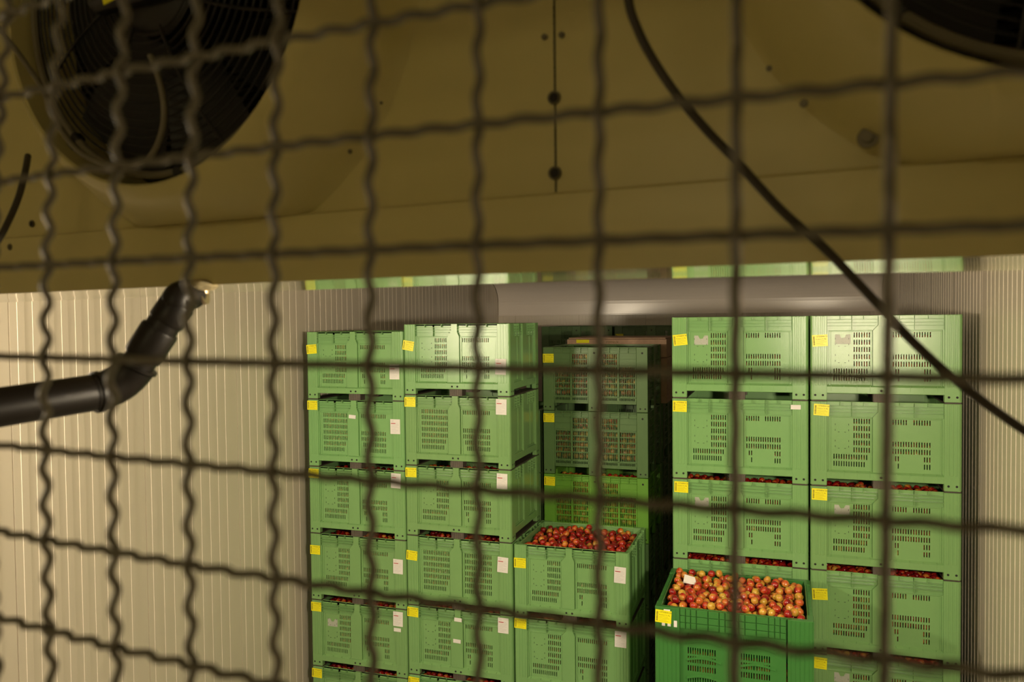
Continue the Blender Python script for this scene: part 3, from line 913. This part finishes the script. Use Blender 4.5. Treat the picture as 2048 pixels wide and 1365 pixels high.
mb = MB(); poly(mb, [(0, 0), (.022, .004), (.016, .026), (-.006, .022)], -.0005, .0005)
o = mb.build('warning_sticker', 'tag', EV); o.location = (-.80, -.137, .40)
for x, z, r, hole in ((-.258, .319, .0035, 0), (-.237, .318, .0035, 0), (-.247, .249, .0075, 1), (-.247, .164, .0075, 1), (-.479, .271, .002, 0), (-.528, .215, .003, 0),
                (.021, .209, .004, 0), (.079, .169, .0095, 0), (-.012, .248, .003, 0), (-.824, .171, .008, 0), (-1.163, .161, .0055, 1), (-1.211, .125, .0055, 0)):
    k = 1
    X = .101 + (x - .101) * k; Z = z * k; Y = PY - .0005 if z > .14 else 0
    if math.hypot(x - .268, z - .439) < .346 or math.hypot(x + .761, z - .439) < .346: Y = PY - .022; X = .101 + (x - .101) * .978; Z = z * .978
    mb = MB(); r *= k
    if hole: mb.lathe([(.0001, -.0004), (r * .72, -.0004)], 20, 'y', mi=0); mb.lathe([(r * .72, -.0004), (r, -.0012), (r * 1.05, .001)], 20, 'y', mi=1)
    else: mb.lathe([(.0001, -.0045 * r / .008), (r * .5, -.0045 * r / .008), (r * .55, -.001), (r, -.001), (r * 1.05, .0006)], 18, 'y', mi=1)
    o = mb.build('bolt', ['hole', 'screw'], EV, True); o.location = (X, Y, Z)

# ------------------------------------------------------------------ drain pipe
DP = empty('drain_pipe', px(388, 585, 1.22)); tag(DP, 'dark plastic drain pipe with elbows running left from the drip tray', 'pipe')


def loc(p): return p - DP.location


def arc(a, b, c, n=6):
    return [a.lerp(b, t).lerp(b.lerp(c, t), t) for t in [k / n for k in range(n + 1)]]


A0 = px(392, 577, 1.135); A1 = px(366, 594, 1.125); A2 = px(328, 648, 1.12); A3 = px(258, 755, 1.115); A4 = px(238, 782, 1.11); A5 = px(205, 783, 1.10); A6 = px(0, 815, 1.0); A7 = px(-420, 885, .86)
mb = MB()
pth = [A1.lerp(A0, .1)] + [A1, A2, A3] + arc(A3, px(240, 778, 1.115), A5, 6)[1:] + [A6, A7]
mb.tube([loc(p) for p in [A1, A2, A3]], .0225, 24); mb.tube([loc(p) for p in arc(A2.lerp(A3, .80), px(243, 777, 1.117), A5.lerp(A6, .1), 8)], .0262, 24)
mb.tube([loc(p) for p in [A5, A6, A7]], .0250, 24)
mb.build('pipe_run', 'pipe', DP, True)


def collar(a, b, r, parent=DP, nm='collar', m='pipe'):
    mb = MB(); d = b - a; mb.tube([loc(a), loc(a + d * .08), loc(b - d * .08), loc(b)], [r * .96, r, r, r * .96], 24); mb.build(nm, m, parent, True)


collar(A1.lerp(A2, .25), A1.lerp(A2, .95), .0245); collar(A2.lerp(A3, .10), A2.lerp(A3, .62), .0262); collar(A2.lerp(A3, .74), A2.lerp(A3, .80), .029)
collar(A5.lerp(A6, .03), A5.lerp(A6, .085), .0285)
mb = MB(); mb.tube([loc(p) for p in arc(px(352, 612, 1.12), px(350, 583, 1.11), px(388, 590, 1.15), 8)], .0205, 24); mb.build('elbow', 'pipe', DP, True)
mb = MB(); q = px(399, 590, 1.15); mb.tube([loc(q - rt2 * .006), loc(q + rt2 * .008 + up2 * .003)], .0165, 20); mb.tube([loc(q + rt2 * .004 + up2 * .002), loc(q + rt2 * .004 + up2 * .016)], .010, 16); mb.build('threaded_fitting', 'brass', DP, True)['label'] = 'bright metal fitting'
mb = MB(); q = px(402, 572, 1.145); mb.lathe([(.0001, .010), (.012, .009), (.021, .004), (.024, -.001), (.017, -.006), (.0001, -.008)], 24, 'z', tuple(loc(q))); mb.build('sealant_ring', 'sealant', DP, True)['label'] = 'smeared pale sealant'


# ------------------------------------------------------------------ cables
def smooth_path(pts, n=8):
    P = [pts[0]] + pts + [pts[-1]]; out = []
    for i in range(1, len(P) - 2):
        for k in range(n):
            t = k / n; a, b, c, d = P[i - 1], P[i], P[i + 1], P[i + 2]
            out.append(.5 * ((2 * b) + (c - a) * t + (2 * a - 5 * b + 4 * c - d) * t * t + (3 * b - a - 3 * c + d) * t ** 3))
    return out + [pts[-1]]


cab = [(1228, -1000), (1236, -700), (1245, -350), (1250, -120), (1257, 0), (1276, 60), (1302, 112), (1345, 178), (1404, 250), (1476, 326), (1562, 420), (1650, 498), (1742, 594), (1832, 690), (1925, 772), (2048, 861), (2200, 950)]
pp = [px(u, v, .70 - .00003 * (u - 1250)) for u, v in cab + [(2400, 1060), (2650, 1150), (2800, 1200)]]
q = pp[-1]; pp = pp + [Vector((q.x + dx, q.y, zz)) for dx, zz in ((.05, q.z - .10), (.07, q.z - .30), (.07, q.z - .6), (.07, q.z - .9), (.07, H0 - 1.6))]
mb = MB(); mb.tube(smooth_path(pp, 6), .0040, 10); tag(mb.build('hanging_cable', 'dark_cable', None, True), 'dark cable slanting down across the right half in front of the bins', 'cable')
fp = [px(u, v, z) for u, v, z in ((-40, 20, 1.05), (0, 60, 1.08), (45, 118, 1.10), (85, 178, 1.08), (106, 232, 1.07), (150, 296, 1.05), (200, 325, 1.04), (250, 332, 1.03), (296, 318, 1.01), (322, 270, 1.0), (328, 215, .99), (318, 160, .99), (300, 110, .99))]
mb = MB(); mb.tube(smooth_path(fp, 6), .0036, 8); tag(mb.build('fan_cable', 'grey_cable', None, True), 'grey power cable looping under the left fan to its motor', 'cable')
fp = [px(u, v, z) for u, v, z in ((56, 312, 1.165), (50, 345, 1.14), (38, 392, 1.13), (18, 440, 1.12), (-10, 490, 1.10), (-60, 540, 1.08), (-160, 560, 1.05))]
mb = MB(); mb.tube(smooth_path(fp, 6), [.0045] * 37, 8); tag(mb.build('lead_cable', 'dark_cable', None, True), 'short dark cable bending down at the far left of the cooling unit', 'cable')

# ------------------------------------------------------------------ crimped wire mesh panel in front of the camera stand
T = [-0.36449, 0.31541, -0.01826, -0.07297, -0.00672, 0.01722, 0.96129, 0.63759, 0.37805, 0.21907, 0.01994, 0.09916,
     -0.18781, -1.55552, -0.36437, 0.56414, 0.78187, 1.25365, 0.85975, 0.33409, -0.32615, -1.54745, 0.53388, -0.21205, -0.5825, -0.10384, 0.28677, -0.07515, 0.15287]
a, b, c = T[3:6]
mex = Vector((math.cos(a) * math.cos(b), math.sin(a) * math.cos(b), math.sin(b)))
mup = Vector((-math.sin(c) * math.sin(a), math.sin(c) * math.cos(a), math.cos(c))); mup = (mup - mex * mup.dot(mex)).normalized()
mn = mex.cross(mup)
if mn.y < 0: mn = -mn
K0, K1, L0, L1 = -10, 21, -8, 8
WR, AMP, PIT = .0020, .0020, .05


def mpos(k, l):
    kk = max(-1.5, min(9.5, k)); ll = max(-4.5, min(4.5, l)); K = (kk - 4) / 4; L = ll / 3; q = T[7:13]
    wv = .01 * (q[0] * K * K + q[1] * K * L + q[2] * L * L + q[3] * K ** 3 + q[4] * K * K * L + q[5] * K * L * L)
    return CAM + Vector(T[:3]) + mex * (PIT * k) - mup * (PIT * l * T[6]) + mn * wv


MP = empty('wire_mesh_panel', mpos(4, L1) ); tag(MP, 'crimped galvanised wire mesh panel close in front of the camera', 'wire mesh')
S = 20
for k in range(K0, K1 + 1):
    off = T[13 + k] * .001 if 0 <= k <= 8 else 0
    pts = []
    for i in range((L1 - L0) * S + 1):
        l = L0 + i / S; s = AMP * math.cos(5 * PI * (l)) * (1 if k % 2 == 0 else -1)
        pts.append(mpos(k, l) + mex * off - mn * s - MP.location)
    mb = MB(); mb.tube(pts, WR, 8); mb.build('upright_wire', 'wire', MP, True)
for l in range(L0, L1 + 1):
    off = T[22 + l + 3] * .001 if -3 <= l <= 3 else 0
    pts = []
    for i in range((K1 - K0) * S + 1):
        k = K0 + i / S; s = AMP * math.cos(5 * PI * k) * (1 if l % 2 == 0 else -1)
        pts.append(mpos(k, l) - mup * off + mn * s - MP.location)
    mb = MB(); mb.tube(pts, WR, 8); mb.build('cross_wire', 'wire', MP, True)
mb = MB(); cs = [mpos(K0, L0), mpos(K1, L0), mpos(K1, L1), mpos(K0, L1)]
for i in range(4): mb.tube([cs[i] - MP.location, cs[(i + 1) % 4] - MP.location], .012, 10)
mb.build('panel_frame', 'steel', MP, True)
DZ = H0 - 1.6
for i in (2, 3):
    p = cs[i]; mb = MB(); mb.tube([p - MP.location, Vector((p.x, p.y, DZ)) - MP.location], .014, 12); mb.build('post', 'steel', MP, True)
# platform the panel stands on
PL = empty('platform', (CAM.x, -8.2, DZ)); tag(PL, 'steel platform carrying the wire mesh panel below the view', 'platform')
mb = MB(); mb.cbox(XL - CAM.x + .01, XR - CAM.x - .01, -.79, .95, -.06, 0, .004); mb.build('deck', 'steel', PL)
for xx in (XL - CAM.x + .3, 0, XR - CAM.x - .3):
    mb = MB(); mb.cbox(xx - .05, xx + .05, .80, .90, -DZ, -.06, .004); mb.build('leg', 'steel', PL)

# wall lamps, out of the frame at either side
for nm, L_, tg in (('left', LL, (2.6, .6, 4.5)), ('right', LR, (1.6, .6, 4.5))):
    dv = (Vector(tg) - Vector(L_)).normalized(); o = empty('wall_lamp', Vector(L_) - dv * .05)
    o.rotation_euler = dv.to_track_quat('-Z', 'Y').to_euler()
    tag(o, 'bulkhead lamp near the %s wall beside the cooling unit' % nm, 'lamp', 'bulkhead lamps')
    mb = MB(); mb.cbox(-.25, .25, -.13, .13, .0, .06, .01); mb.build('lamp_housing', 'lampbody', o)
    mb = MB(); mb.cbox(-.23, .23, -.115, .115, -.03, .0, .01); mb.build('lamp_glass', 'lampglass', o)
    mb = MB(); wx = XL if nm == 'left' else XR
    inv = Matrix.LocRotScale(o.location, o.rotation_euler, None).inverted()
    mb.tube([inv @ Vector((wx, L_[1], L_[2])), inv @ (Vector(L_) - dv * .09)], .015, 10); mb.build('bracket', 'steel', o, True)
